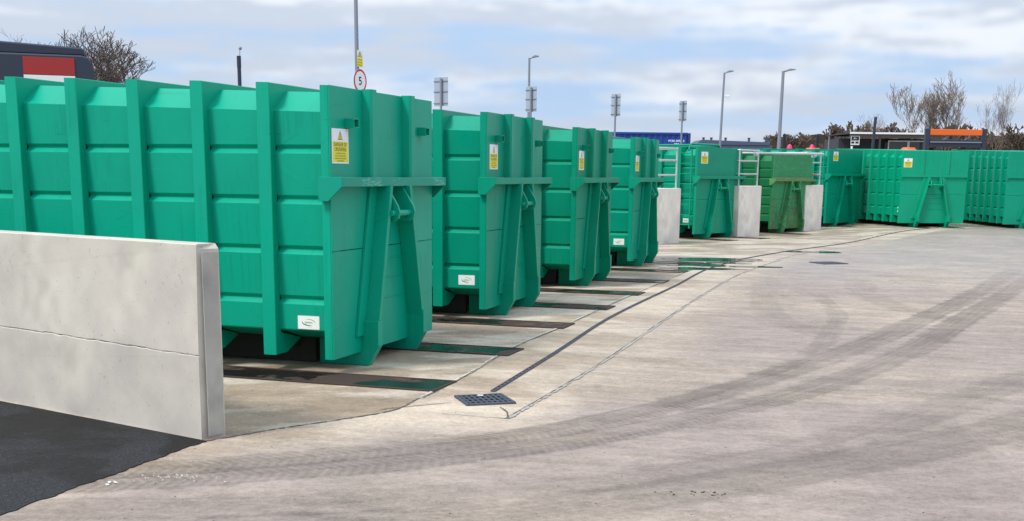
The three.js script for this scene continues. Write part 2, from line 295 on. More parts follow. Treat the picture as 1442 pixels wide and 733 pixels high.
struct('joint_crack', [ribbon(jointIn.slice(0, 5), 0.018, 0.004, 90, 0.8), ribbon(jointIn.slice(4).map(([x, z]) => [x + 0.03, z]), 0.01, 0.0045, 120, 0.6)], crackM);
struct('joint_seal', [ribbon(jointOut, 0.022, 0.006, 180, 1), ribbon([[-0.55, 9.28], [-0.3, 9.2], [-0.03, 9.11]], 0.012, 0.006, 30, 0.6)], greyM);
struct('joint_crack', [ribbon([[-0.1, 9.57], [-0.05, 9.4], [-0.03, 9.12]], 0.012, 0.007, 16, 0.5), ribbon(jointOut.map(([x, z]) => [x - 0.025, z]), 0.008, 0.0045, 140, 0.7)], crackM);
for (const [x, z] of [[0.55, 14.85], [1.35, 17.5], [2.3, 20.6]]) {            // saw cuts across the bays
  struct('joint_crack', ribbon([[x, z], [x - 1.2, z + 0.39], [x - 2.6, z + 0.84], [x - 5, z + 1.62]], 0.012, 0.006, 40, 0.5), crackM);
}
struct('joint_crack', ribbon([[-0.5, 9.75], [-1, 9.45], [-1.05, 9.4]], 0.014, 0.005, 12, 0.4), crackM);

// puddles by the drain at the fourth and fifth bays
{
  const m = std({ color: lin(0.06, 0.06, 0.055), roughness: 0.03 });
  const spots = [[3.55, 24.9, 0.62, 0.34], [3.95, 25.9, 0.75, 0.4], [4.75, 26.6, 0.5, 0.25], [4.55, 27.5, 0.9, 0.38], [4.15, 24.9, 0.55, 0.22], [5.0, 25.6, 0.5, 0.22], [7.6, 30.6, 0.7, 0.35], [3.3, 26.6, 0.8, 0.3]];
  for (const [cx, cz, a, b] of spots) {
    const pts = []; for (let i = 0; i < 40; i++) { const t = i / 40 * 2 * Math.PI, k = 0.6 + 0.8 * noise(Math.cos(t) * 2.2 + cx * 3, Math.sin(t) * 2.2 + cz * 3); pts.push([cx + a * k * Math.cos(t), -(cz + b * k * Math.sin(t) - 0.3 * a * Math.cos(t) * 0.4)]); }
    struct('puddle', fin(xz(pts, 0.0, 0.0075)), m);
  }
}

// ------------------------------------------------------------------ the raised platform behind the bays
{
  const e = [[-20, 4], [-9.8, 12.2], [-8.1, 14.6], [-4.1, 28.4], [0.2, 41.2], [3.5, 45.6], [6.4, 49.6], [8, 51.2], [60, 51.2], [300, 70], [300, 480], [-300, 480], [-300, 4]];
  struct('platform', xz(e.map(([x, z]) => [x, -z]), 0, 1.5), std({ color: lin(0.3, 0.29, 0.28), map: rep(concTex, 0.2), roughness: 0.9 }));
}

// ------------------------------------------------------------------ walls
{ // near wall: two pours of concrete with a rough joint between
  const dir = V(-0.819, 0, -0.574), w = thing('concrete_wall', 'thick pale concrete wall with a rough horizontal joint, at the edge of the asphalt nearest the camera', 'wall', D(-2.14, 8.22).add(dir.clone().multiplyScalar(3.4)), Math.atan2(0.574, -0.819) );
  // local x runs towards the free end, local z faces the camera
  w.rotation.y = Math.atan2(-0.574, 0.819) ; const L = 3.4, T = 0.19, H = 1.35;
  const seam = (x) => 0.60 + 0.01 * Math.sin(x * 1.3) + 0.007 * (noise(x * 9 + 3, 1) - 0.5) + 0.006 * (noise(x * 31, 2) - 0.5) - 0.012 * x * 0;
  const course = (top) => {
    const line = []; for (let i = 0; i <= 160; i++) { const x = -L + 2 * L * i / 160; line.push([x, seam(x) + (top ? 0.001 : -0.001) + (noise(x * 40, top ? 4 : 9) - 0.5) * 0.005]); }
    const pts = top ? [...line, [L, H - 0.035], [L - 0.03, H], [-L, H]] : [[-L, -0.03], [L, -0.03], ...line.slice().reverse()];
    return xy(pts, -T, 0, 0.006);
  };
  const endChamfer = (g) => { const p = g.attributes.position; for (let i = 0; i < p.count; i++) { const x = p.getX(i), z = p.getZ(i), y = p.getY(i), dz = 0.045 - (-z), dx = L - x; if (dx < 0.03 && z > -0.05) p.setX(i, L - 0.035 + 0.006 * (noise(y * 14, 3) - 0.5)); if (y > H - 0.04 && z > -0.02) p.setZ(i, z - 0.02); } return g; };
  mesh('upper_course', [endChamfer(course(true))], M.conc, w); mesh('lower_course', [endChamfer(course(false))], M.conc, w);
  mesh('joint_core', [bx(-0.03, 0.6, -T / 2, 2 * L - 0.08, 0.16, T - 0.03, 0)], std({ color: lin(0.4, 0.39, 0.36), roughness: 0.95 }), w);
  mesh('end_face', [xz([[L - 0.033, 0.0], [L + 0.004, -0.03], [L + 0.004, -(-T + 0.012)], [L - 0.033, -(-T + 0.012)]].map(([a, b]) => [a, b]), 0.0, 0.01)].slice(1).concat([bx(L + 0.001, H / 2 - 0.015, -T / 2 - 0.008, 0.008, H - 0.075, T - 0.05, 0.003)]), M.endConc, w);
}
function finger(label, fx, fz, fwx, fwz, width, len, h, base, rails) {        // a bay divider: wall end with guard rails on top
  const a = Math.atan2(fwz, fwx), w = thing('bay_divider_wall', label, 'wall', D(fx + fwx * width / 2 - fwz * len / 2, fz + fwz * width / 2 + fwx * len / 2, base), a);
  mesh('wall_body', [bx(0, h / 2 - 0.02, 0, width, h + 0.04, len, 0.02)], M.pale, w);
  const f = thing('guard_rail', rails, 'railing', w.position.clone().add(V(0, h, 0)), a), x = width / 2 - 0.1, z = len / 2 - 0.12;
  for (const s of [-1, 1]) for (let i = 0; i < 4; i++) mesh('post', [bar(V(s * x, 0, z - i * 1.85), V(s * x, 1.08, z - i * 1.85), 0.026, 0.026, 10), bx(s * x, 0.006, z - i * 1.85, 0.12, 0.012, 0.12, 0.002)], M.galv, f);
  for (const [y, r] of [[1.08, 0.027], [0.76, 0.024], [0.36, 0.024]]) mesh('rail', [bar(V(-x, y, z), V(x, y, z), r, r, 10), bar(V(-x, y, z), V(-x, y, -z), r, r, 10), bar(V(x, y, z), V(x, y, -z), r, r, 10), ...[-1, 1].map((s) => new THREE.SphereGeometry(r * 1.25, 10, 8).translate(s * x, y, z))], M.galv, f);
  return w;
}
finger('white concrete bay divider between the fourth container and the ladder container, left of the ladder', 3.82, 33.12, 0.56, 0.83, 1.5, 6.5, 1.5, 0, 'galvanised guard rail on the divider wall left of the ladder container');
finger('pale concrete bay divider in front of the weathered container, right of the ladder container', 6.93, 37.9, 0.67, 0.74, 1.3, 6.5, 1.56, 0, 'galvanised guard rail on the divider wall between ladder container and weathered container');
finger('white concrete bay divider standing right of the weathered container', 10.0, 42.2, 0.66, 0.75, 1.25, 6.2, 1.55, 0.03, 'galvanised guard rail on the divider wall right of the weathered container');
{
  const b = thing('barrier_bar', 'long galvanised bar across the bay in front of the weathered container top', 'barrier', V(9.1, 2.6, -40.3));
  mesh('bar', [bar(V(-1.7, -0.04, 2.0), V(1.55, 0.02, -2.4), 0.034, 0.034, 10)], M.galv, b);
  mesh('clamp', [bar(V(1.0, -0.045, -1.7), V(1.14, -0.045, -1.86), 0.055, 0.055, 10)], M.galv, b); mesh('clamp', [bar(V(-1.66, -0.08, 1.95), V(-1.55, -0.08, 1.8), 0.05, 0.05, 10)], M.galv, b);
}

// ------------------------------------------------------------------ the green containers
const decalM = {};
function triangleSign(c, cx, y0, s) {
  c.beginPath(); c.moveTo(cx, y0); c.lineTo(cx + s / 2, y0 + s * 0.87); c.lineTo(cx - s / 2, y0 + s * 0.87); c.closePath(); c.fillStyle = '#111'; c.fill();
  c.beginPath(); c.moveTo(cx, y0 + s * 0.14); c.lineTo(cx + s * 0.39, y0 + s * 0.81); c.lineTo(cx - s * 0.39, y0 + s * 0.81); c.closePath(); c.fillStyle = '#f4e11a'; c.fill();
  c.fillStyle = '#111'; c.fillRect(cx - s * 0.05, y0 + s * 0.36, s * 0.1, s * 0.2); c.fillRect(cx - s * 0.14, y0 + s * 0.58, s * 0.28, s * 0.06); c.fillRect(cx - s * 0.16, y0 + s * 0.7, s * 0.32, s * 0.05); c.beginPath(); c.arc(cx, y0 + s * 0.33, s * 0.06, 0, 7); c.fill();
}
const dangerTex = canvasTex(384, 360, (c, w, h) => {
  c.fillStyle = '#e9eef4'; c.fillRect(0, 0, w, h); c.fillStyle = '#e3dc2c'; c.fillRect(14, 132, w - 28, h - 146); triangleSign(c, w / 2, 18, 112);
  c.fillStyle = '#333'; c.font = 'bold 12px sans-serif'; c.textAlign = 'center'; c.fillText('MS 2', w - 46, 26);
  c.fillStyle = '#1a1a10'; c.font = 'bold 54px sans-serif'; c.fillText('DANGER OF', w / 2, 182, w - 36); c.fillText('CRUSHING', w / 2, 232, w - 50);
  c.font = 'bold 21px sans-serif'; ['ALL PERSONS MUST BE', 'OUT OF THE AREA WHEN', 'LOADING OR UNLOADING', 'IS IN PROGRESS'].forEach((t, i) => c.fillText(t, w / 2, 262 + i * 26, w - 50));
});
const logoTex = canvasTex(320, 200, (c, w, h) => {
  c.fillStyle = '#dfe8e0'; c.fillRect(0, 0, w, h); c.fillStyle = '#eef3ee'; c.fillRect(8, 8, w - 16, h - 16);
  const sw = (a0, a1, col, k) => { c.beginPath(); for (let i = 0; i <= 40; i++) { const a = mix(a0, a1, i / 40); c.lineTo(w / 2 + 98 * Math.cos(a), 98 + 50 * Math.sin(a)); } for (let i = 40; i >= 0; i--) { const a = mix(a0, a1, i / 40), t = Math.sin(i / 40 * Math.PI) * k; c.lineTo(w / 2 + (98 - t) * Math.cos(a), 98 + (50 - t) * Math.sin(a)); } c.fillStyle = col; c.fill(); };
  sw(0.9, 3.6, '#1d4a3c', 16); sw(4.1, 6.75, '#8fae52', 12);
  c.fillStyle = '#26443c'; c.font = 'bold 36px sans-serif'; c.textAlign = 'center'; c.fillText('Sellers', w / 2, 112, 140); c.fillStyle = '#8a9a92'; c.font = '14px sans-serif'; c.fillText('engineers', w / 2 + 20, 168);
});
decalM.danger = std({ map: dangerTex, roughness: 0.45 }); decalM.logo = std({ map: logoTex, roughness: 0.4 });
function sticker(name, m, cx, cy, w, h, place, parent, edge = M.white) {      // a thin printed plate: print on the front, plain edges
  const g = new THREE.PlaneGeometry(w, h).translate(cx, cy, 0.0045).applyMatrix4(place), o = new THREE.Mesh(g, m); o.castShadow = o.receiveShadow = true; o.name = name; parent.add(o);
  const back = new THREE.BoxGeometry(w, h, 0.003).translate(cx, cy, 0.0015).applyMatrix4(place); const b = new THREE.Mesh(fin(back), edge); b.name = 'sign_backing'; b.castShadow = b.receiveShadow = true; o.add(b); return o;
}
function container(o) {
  const { W = 2.44, L = 6.1, H = 2.46, b0 = 0.137, ts = 0.0304, m, mf = m, label, pos, yaw, base = 0, group } = o, hw = W / 2, top = b0 + H, ky = H / 2.461;
  const bk = [-Math.sin(yaw), Math.cos(yaw)], fw = [Math.cos(yaw), Math.sin(yaw)];
  const t = thing('roll_off_container', label, 'skip container', D(pos[0] + fw[0] * hw + bk[0] * L / 2, pos[1] + fw[1] * hw + bk[1] * L / 2, base), yaw, group);
  const Y = (y) => b0 + (y - b0) * ky, inL = L / 2;
  const put = (name, geos, mat = m, parent = t) => {
    for (const g of geos) { const p = g.attributes.position; for (let i = 0; i < p.count; i++) { const y = p.getY(i), s = -p.getZ(i); if (y > Y(2.2) && s > 0.05) p.setY(i, y + ts * s); } g.translate(0, 0, inL); }
    return mesh(name, geos, mat, parent);
  };
  const sw = (o.swages || [0.682, 1.137, 1.596, 2.051]).map(Y), pit = o.pitch || 0.69, pw = 0.135, first = o.first || 0.60;
  const posts = []; for (let s = first; s < L - 0.45; s += pit) posts.push(s);
  const edges = [[0.094, posts[0]]]; posts.forEach((s, i) => edges.push([s + pw, posts[i + 1] ?? L - 0.1]));
  for (const sd of [-1, 1]) {
    const X = (inset) => sd * (hw - inset);
    const outer = [[0.5, Y(0.27)], [0.085, Y(0.388)]];
    outer.push([0.08, Y(0.40)]);
    for (const y of sw) outer.push([0.074, y - 0.05], [0.125, y - 0.006], [0.125, y + 0.002], [0.098, y + 0.032]);
    outer.push([0.08, Y(2.365)], [0.32, Y(2.55)]);
    const inner = [[0.36, Y(2.52)], [0.18, Y(2.37)], [0.18, Y(0.42)], [0.5, Y(0.32)]];
    for (const [s0, s1] of edges) put('side_panel', [xy([...outer, ...inner].map(([i, y]) => [X(i), y]), -s1, -s0)]);
    for (const s of posts) put('side_post', [xy([[0, Y(0.152)], [0, Y(2.61)], [hw - 0.001, Y(2.61)], [hw - 0.001, Y(2.52)], [0.33, Y(2.50)], [0.1, Y(2.31)], [0.1, Y(0.36)], [0.5, Y(0.262)], [0.22, Y(0.152)]].map(([i, y]) => [X(i), y]), -s - pw, -s, 0.005)]);
    put('corner_post', [xy([[0.002, b0], [0.002, top - 0.002], [0.2, top - 0.002], [0.2, b0]].map(([i, y]) => [X(i), y]), -0.094, -0.0125, 0.004)]);
    put('rear_post', [xy([[0, Y(0.152)], [0, Y(2.61)], [0.16, Y(2.61)], [0.16, Y(0.152)]].map(([i, y]) => [X(i), y]), -L, -L + 0.1, 0.005)]);
  }
  put('roof', [bx(0, Y(2.54), -L / 2, W - 0.66, 0.02, L - 0.2, 0)]); put('floor', [bx(0, Y(0.285), -L / 2 - 0.05, W - 1.0, 0.04, L - 0.3, 0)], M.underShade); put('rear_door', [bx(0, Y(1.35), -L + 0.05, W - 0.33, 2.2 * ky, 0.06)]);
  // front: upper plate, lower plate in welded sheets, crossbar with gussets
  put('front_plate', [xy([[-hw, Y(1.752)], [hw, Y(1.752)], [hw, top], [-hw, top]], -0.012, 0.002, 0.003)], mf);
  const seamY = Y(1.124), mid = 0.575;
  put('lower_front_plate', [xy([[-hw, seamY + 0.003], [hw, seamY + 0.003], [hw, Y(1.748)], [-hw, Y(1.748)]], -0.012, 0.0, 0.003)], mf);
  put('lower_front_plate', [xy([[-hw, b0], [hw, b0], [hw, seamY - 0.003], [-hw, seamY - 0.003]], -0.012, 0.0, 0.003)], mf);
  const fl = o.flange ?? 0.14, ext = o.ext ?? 0.06;
  put('crossbar', [bx(0, Y(1.752), fl / 2, W + 2 * ext - 0.04, 0.085, fl, 0.006), ...[-1, 1].map((s) => zy([[0.0, Y(1.58)], [fl, Y(1.712)], [fl + 0.002, Y(1.796)], [-0.095, Y(1.796)], [-0.095, Y(1.58)]], s > 0 ? hw + ext - 0.022 : -hw - ext, s > 0 ? hw + ext : -hw - ext + 0.022, 0.002)), bx(-hw - ext / 2 + 0.008, Y(1.69), -0.05, ext - 0.02, 0.2, 0.08, 0.003), bx(hw + ext / 2 - 0.008, Y(1.69), -0.05, ext - 0.02, 0.2, 0.08, 0.003)], o.mb || mf);
  if (o.ribs !== false) for (const c of [-0.47, 0.47]) put('front_rib', [xz([[c - 0.075, -0.001], [c - 0.066, -(o.ribDepth || 0.1) * 0.8], [c - 0.045, -(o.ribDepth || 0.1)], [c + 0.045, -(o.ribDepth || 0.1)], [c + 0.066, -(o.ribDepth || 0.1) * 0.8], [c + 0.075, -0.001]], Y(1.797), top + 0.006).applyMatrix4(new THREE.Matrix4().makeScale(1, 1, -1))].map((g) => { const ix = g.index; g = g.toNonIndexed ? g : g; const p = g.attributes.position; for (let i = 0; i < p.count; i += 3) { const a = [p.getX(i), p.getY(i), p.getZ(i)]; p.setXYZ(i, p.getX(i + 1), p.getY(i + 1), p.getZ(i + 1)); p.setXYZ(i + 1, ...a); } return g; }), mf);
  if (o.lugs) for (const [c, y] of [[-0.87, 2.28], [0.86, 2.265]]) {
    const l = put('lifting_lug', [bx(c, Y(y) + 0.037, 0.05, 0.105, 0.008, 0.1, 0.001), bx(c, Y(y) - 0.037, 0.05, 0.105, 0.008, 0.1, 0.001), bx(c - 0.049, Y(y), 0.05, 0.008, 0.067, 0.1, 0.001), bx(c + 0.049, Y(y), 0.05, 0.008, 0.067, 0.1, 0.001)], mf);
    mesh('lug_shade', [bx(c, Y(y), 0.01 + inL, 0.09, 0.066, 0.015, 0)], M.black, l);  // black plate paints the shade inside the open tube
  }
  // hook frame: two leaning rails, hook plates, hook bar, feet
  const xb = o.railBottom || 0.575, xt = o.railTop || 0.235, rd = 0.17, rw = 0.06;
  for (const s of [-1, 1]) {
    put('hook_rail', [xy([[s * xb - rw / 2, Y(0.3)], [s * xb + rw / 2, Y(0.3)], [s * xt + rw / 2, Y(1.709)], [s * xt - rw / 2, Y(1.709)]], 0.0, rd, 0.004), xy([[s * xb - s * 0.0 + s * 0.03, Y(0.3)], [s * xb + s * 0.19, Y(0.3)], [s * xt + s * 0.19, Y(1.709)], [s * xt + s * 0.03, Y(1.709)]], 0.0, 0.03, 0.003)], mf);
    put('foot', [zy([[rd + 0.012, Y(0.44)], [rd + 0.012, 0.2], [0.07, 0.004], [-0.45, 0.004], [-0.45, 0.26], [-0.02, 0.26], [-0.02, Y(0.44)]], s * xb - 0.05, s * xb + 0.05, 0.004)], mf);
    put('runner', [bx(s * xb, 0.135, -L / 2 - 0.2, 0.09, 0.25, L - 0.6, 0)], M.underShade);
    put('hook_plate', [zy([[0.002, Y(1.709)], [0.1, Y(1.709)], [0.215, Y(1.52)], [0.235, Y(1.46)], [0.22, Y(1.40)], [0.17, Y(1.365)], [0.002, Y(1.365)]], s * (xt - 0.045) - 0.016, s * (xt - 0.045) + 0.016, 0.003)], mf);
  }
  put('hook_bar', [bar(V(-xt - 0.05, Y(1.45), 0.17), V(xt + 0.05, Y(1.45), 0.17), 0.03, 0.03, 14)], mf);
  for (const y of [1.0, 0.82, 0.62]) put('weld_seam', [bx(0, Y(y), 0.003, 2 * (xb - 0.07 - (y - 0.3) * 0.24), 0.012, 0.008, 0.002)], mf);
  for (let s = 0.7; s < L - 0.6; s += 1.38) put('cross_member', [bx(0, 0.22, -s, W - 0.9, 0.1, 0.08, 0)], M.underShade);
  if (o.sign) sticker('danger_sign', decalM.danger, o.sign[0] - hw + 0.0, o.sign[1], o.sign[2] || 0.34, o.sign[3] || 0.31, new THREE.Matrix4().makeTranslation(0, 0, inL + 0.003), t);
  if (o.logo) { const mm = new THREE.Matrix4().makeBasis(V(0, 0, 1), V(0, 1, 0), V(-1, 0, 0)).setPosition(-hw + 0.08, 0, inL); sticker('maker_plate', decalM.logo, -(o.logo[0]), Y(o.logo[1]), o.logo[2] || 0.225, o.logo[3] || 0.127, mm, t); }
  const du = rr(0, 7), dv = rr(0, 7); t.traverse((q) => { if (q.isMesh && q.material === m) { const uv = q.geometry.attributes.uv; for (let i = 0; i < uv.count; i++) uv.setXY(i, uv.getX(i) + du, uv.getY(i) + dv); } });
  if (o.ladder) {
    const l = put('ladder', [-0.17, -0.57].map((z) => bx(-hw - 0.06, Y(1.42), z, 0.03, 2.25 * ky, 0.045, 0.003)));
    for (let i = 0; i < 8; i++) mesh('rung', [bar(V(-hw - 0.06, Y(0.4 + i * 0.29), -0.17 + inL), V(-hw - 0.06, Y(0.4 + i * 0.29), -0.57 + inL), 0.013, 0.013, 8)], m, l);
  }
  return t;
}
const G1 = paint(0.001, 0.365, 0.238), G2 = paint(0.001, 0.30, 0.19), G3 = paint(0.001, 0.27, 0.16), G4 = paint(0.001, 0.305, 0.19), G5 = paint(0.002, 0.30, 0.18), G7 = paint(0.0015, 0.30, 0.185), G8 = paint(0.002, 0.35, 0.2);
const wornTex = (f) => canvasTex(1024, 64, (c, w, h) => {                     // chalky scuffs on the crossbar paint
  c.fillStyle = '#0a937d'; c.fillRect(0, 0, w, h);
  for (const [u0, u1, n] of f) for (let i = 0; i < n; i++) { const x = w * rr(u0, u1), y = rr(8, 54); c.fillStyle = `rgba(${120 + rnd() * 50 | 0},200,185,${rr(0.2, 0.55)})`; c.fillRect(x, y, rr(3, 26), rr(1, 5)); }
});
const worn = (f) => { const t = wornTex(f); t.wrapS = t.wrapT = THREE.RepeatWrapping; t.repeat.set(1 / 2.6, 1 / 0.12); t.offset.set(0.5, -Math.floor(1.71 / 0.12)); return t; };
const G1b = G1.clone(); G1b.map = worn([[0.17, 0.33, 130], [0.86, 0.97, 90], [0.4, 0.6, 20]]); G1b.color.setRGB(1, 1, 1);
const group = 'green hook lift containers standing in their bays';
container({ m: G1, mb: G1b, label: 'nearest green container, largest in the photo, its side behind the concrete wall', pos: [-1.66, 11.094], yaw: 1.2555, lugs: true, sign: [0.195, 2.07], logo: [0.294, 0.465], group });
container({ m: G2, label: 'second nearest green container, partly behind the largest one', pos: [-0.354, 15.543], yaw: 1.2602, lugs: true, sign: [0.25, 2.05, 0.32], logo: [0.294, 0.50], group });
container({ m: G3, label: 'third nearest green container, without a maker plate on its low side panel', pos: [1.014, 20.119], yaw: 1.2584, lugs: true, sign: [0.25, 2.07, 0.32], group });
container({ m: G4, label: 'fourth green container, smallest of the overlapping row of four, before the first divider wall', pos: [2.412, 24.924], yaw: 1.2561, lugs: true, sign: [0.25, 2.08, 0.32], logo: [0.294, 0.50], group });
const c5 = container({ m: G5, label: 'green container with a side ladder and plain flat upper front between two divider walls', pos: [5.393, 36.48], yaw: 0.8353, H: 2.54, ribs: false, sign: [0.36, 2.38, 0.36, 0.34], logo: [0.36, 0.53, 0.26, 0.14], ladder: true, ts: 0.012, group });
{ // open lid frame on its roof
  const y = 2.72, z = 2.55;
  mesh('lid_frame', [pathTube([V(-0.95, 2.6, z), V(-0.9, y + 0.03, z), V(-0.8, y + 0.06, z), V(0.55, y + 0.06, z), V(0.68, y + 0.03, z), V(0.75, 2.6, z)], 0.035, 30), pathTube([V(-0.95, 2.6, z - 2), V(-0.9, y + 0.03, z - 2), V(0.68, y + 0.03, z - 2), V(0.75, 2.6, z - 2)], 0.03, 20), bar(V(-0.9, y + 0.03, z), V(-0.9, y + 0.03, z - 2), 0.03), bar(V(0.66, y + 0.03, z), V(0.66, y + 0.03, z - 2), 0.03), bx(-0.1, 2.67, z - 1, 1.5, 0.05, 2, 0.01)], G5, c5);
}
// the weathered one
const wornFront = canvasTex(1024, 1024, (c, w, h) => {
  c.fillStyle = 'rgb(42,138,88)'; c.fillRect(0, 0, w, h);
  const Yp = (y) => h * (1 - y / 2.7), X = (u) => w * (0.5 + u / 2.44);
  const dab = (n, col, fx, fy, sx, sy) => { for (let i = 0; i < n; i++) { const [r, g, b, a0, a1] = col, q = rr(-18, 18); c.fillStyle = `rgba(${r + q | 0},${g + q | 0},${b + q | 0},${rr(a0, a1)})`; c.beginPath(); c.ellipse(fx(), fy(), rr(...sx), rr(...sy), 0, 0, 7); c.fill(); } };
  dab(500, [95, 160, 110, 0.05, 0.2], () => rnd() * w, () => Yp(rr(1.85, 2.6)), [4, 50], [3, 18]);                       // bleached, dusty upper plate
  dab(900, [125, 135, 78, 0.1, 0.45], () => rnd() * w, () => Yp(rr(1.66, 1.84)), [3, 24], [2, 9]);
  dab(260, [165, 150, 100, 0.3, 0.8], () => rnd() * w, () => Yp(rr(1.79, 1.83)), [3, 18], [1, 4]);
  dab(700, [70, 100, 50, 0.1, 0.5], () => rnd() * w, () => Yp(Math.pow(rnd(), 1.7) * 0.9), [2, 14], [3, 22]);
  for (let i = 0; i < 420; i++) { const x = X(rnd() < 0.7 ? rr(-1.0, 0.3) : rr(-1.2, 1.2)), y = Yp(rr(0.16, 1.0)); c.fillStyle = `rgba(38,42,32,${rr(0.3, 0.9)})`; c.fillRect(x, y, rr(1, 5), rr(6, 70)); if (rnd() < 0.35) c.fillRect(x, y, rr(8, 60), rr(2, 4)); }
  dab(420, [128, 78, 48, 0.25, 0.8], () => X(rnd() < 0.4 ? rr(-1.22, -1.02) : rr(-0.6, 0.75)), () => Yp(0.12 + Math.pow(rnd(), 1.5) * 1.1), [2, 9], [3, 24]);
  dab(160, [110, 70, 46, 0.3, 0.8], () => X(rnd() < 0.5 ? rr(-0.5, -0.2) : rr(0.2, 0.5)), () => Yp(rr(0.3, 1.7)), [2, 8], [4, 26]);
});
wornFront.wrapS = wornFront.wrapT = THREE.RepeatWrapping; wornFront.repeat.set(1 / 2.44, 1 / 2.7); wornFront.offset.set(0.5, 0);
const G6 = paint(0.014, 0.165, 0.062), G6f = std({ color: 0xffffff, map: wornFront, roughness: 0.65, bumpMap: rep(grain, 1.6), bumpScale: 0.001 });
const c6 = container({ m: G6, mf: G6f, label: 'weathered yellowish green container with rust and scratches on its front', pos: [8.543, 40.758], yaw: 0.8026, H: 2.45, ribs: false, swages: [0.62, 0.92, 1.22, 1.52, 1.82, 2.12], ts: 0, group });
mesh('release_handle', [bar(V(1.2, 1.93, 3.1), V(1.42, 1.96, 3.12), 0.035, 0.02, 10)], std({ color: lin(0.6, 0.06, 0.03), roughness: 0.5 }), c6);
mesh('rail_brace', [bx(-0.3, 1.18, 3.2, 0.32, 0.05, 0.05)], G6f, c6);
container({ m: G7, label: 'clean green container with a small tall warning sign, right of the last divider wall', pos: [11.348, 44.65], yaw: 0.8029, base: 0.07, H: 2.64, ribs: false, sign: [0.46, 2.53, 0.34, 0.33], ladder: true, ts: 0.01, group });
container({ m: G8, label: 'far right green container facing the camera, many narrow side posts, square warning sign', pos: [13.65, 43.5], yaw: 0.131, base: 0.15, H: 2.5, lugs: false, ribDepth: 0.035, ext: 0, flange: 0.05, sign: [0.2, 2.23, 0.31, 0.31], logo: [0.24, 0.6, 0.12, 0.18], group });
container({ m: G7, label: 'green container beyond the right edge of the row, right of the one facing the camera', pos: [17.3, 43.3], yaw: -0.02, base: 0.15, H: 2.5, ribDepth: 0.035, ext: 0, flange: 0.05, group });

// ------------------------------------------------------------------ steel runner plates in the slab
function runner(label, B, yaw, u, out, base, w = 0.56, len = 5.5) {
  const fw = [Math.cos(yaw), Math.sin(yaw)], bk = [-Math.sin(yaw), Math.cos(yaw)], c = [B[0] + fw[0] * u + bk[0] * (len / 2 - out), B[1] + fw[1] * u + bk[1] * (len / 2 - out)];
  const t = thing('runner_plate', label, 'steel plate', D(c[0], c[1], base), yaw, 'steel runner plates set in the slab');
  const g = fin(bx(0, 0.002, 0, w - 0.05, 0.016, len - 0.05, 0.002), rr(0, 5)); mesh('plate', g, M.rust, t);
  for (const s of [-1, 1]) mesh('edge_bar', [bx(s * (w / 2 - 0.0125), 0.004, 0, 0.024, 0.022, len, 0.003)], M.rim, t);
  mesh('end_bar', [bx(0, 0.004, len / 2 - 0.0125, w - 0.052, 0.022, 0.024, 0.003)], M.rim, t);
}
{
  const list = [[[-1.66, 11.094], 1.2555, -0.23, 2.0, 1.2, 1.13, 'nearest'], [[-0.354, 15.543], 1.2602, -0.23, 2.03, 1.18, 1.18, 'second'], [[1.014, 20.119], 1.2584, -0.48, 1.91, 1.24, 1.18, 'third'], [[2.412, 24.924], 1.2561, -0.6, 1.85, 1.24, 1.15, 'fourth'], [[5.393, 36.48], 0.8353, 0.1, 1.9, 1.3, 1.3 , 'first ladder'], [[8.543, 40.758], 0.8026, 0.2, 2.1, 1.3, 1.0, 'weathered'], [[11.348, 44.65], 0.8029, 0.5, 2.3, 0.9, 0.9, 'rightmost ladder']];
  for (const [B, a, u0, u1, o0, o1, n] of list) { const y = rise(B[0] + 1, B[1]); runner(`rusty wet steel plate under the left foot of the ${n} container`, B, a, u0, o0, y); runner(`dark steel plate under the right foot of the ${n} container`, B, a, u1, o1, y); }
  runner('steel plate in the slab under the left foot of the far right container', [13.65, 43.5], 0.131, 0.6, 1.0, 0.15); runner('steel plate in the slab under the right foot of the far right container', [13.65, 43.5], 0.131, 1.75, 1.0, 0.15);
}

// ------------------------------------------------------------------ drainage
{
  const t = thing('channel_drain', 'narrow dark slotted channel drain curving across the concrete before the containers', 'drain', V(0, 0, 0));
  const strip = (a, b, ya, yb) => { const pos = [], idx = []; a.forEach(([x, z], i) => { pos.push(x, ya, -z, b[i][0], yb, -b[i][1]); if (i) { const k = 2 * i; idx.push(k - 2, k - 1, k, k - 1, k + 1, k); } }); const g = new THREE.BufferGeometry(); g.setAttribute('position', new THREE.Float32BufferAttribute(pos, 3)); g.setIndex(idx); g.computeVertexNormals(); return g; };
  const cap = (i) => strip([slotL[i], slotR[i]], [slotL[i], slotR[i]], 0, -0.14), chM = std({ color: lin(0.3, 0.28, 0.25), roughness: 0.9, side: THREE.DoubleSide });
  mesh('channel', [strip(slotL, slotL, 0, -0.14), strip(slotR, slotR, 0, -0.14), strip(slotL, slotR, -0.14, -0.14), cap(0), cap(slotL.length - 1)], chM, t);
  mesh('cover_strip', ribbon(drainLine.filter(([, z]) => z > 18).concat().reverse().concat([[2.2, 18.95]]).reverse(), 0.034, 0.004, 160), M.iron, t);
  const q = new THREE.CatmullRomCurve3(drainLine.map(([x, z]) => V(x, 0, z))), len = q.getLength(), n = Math.round(len / 0.5);
  const unit = merge([bx(-0.018, 0.006, 0, 0.007, 0.01, 0.492, 0.002), bx(0.018, 0.006, 0, 0.007, 0.01, 0.492, 0.002), ...[-0.24, -0.12, 0, 0.12, 0.24].map((z) => bx(0, 0.005, z, 0.03, 0.008, 0.02, 0.002))]);
  for (let i = 0; i < n; i++) { const p = q.getPointAt((i + 0.5) / n), d = q.getTangentAt((i + 0.5) / n), o = new THREE.Mesh(unit, M.iron); o.name = 'grate'; o.castShadow = o.receiveShadow = true; o.position.set(p.x, rise(p.x, p.z) + 0.004, -p.z); o.rotation.y = Math.atan2(d.x, -d.z); t.add(o); }
}
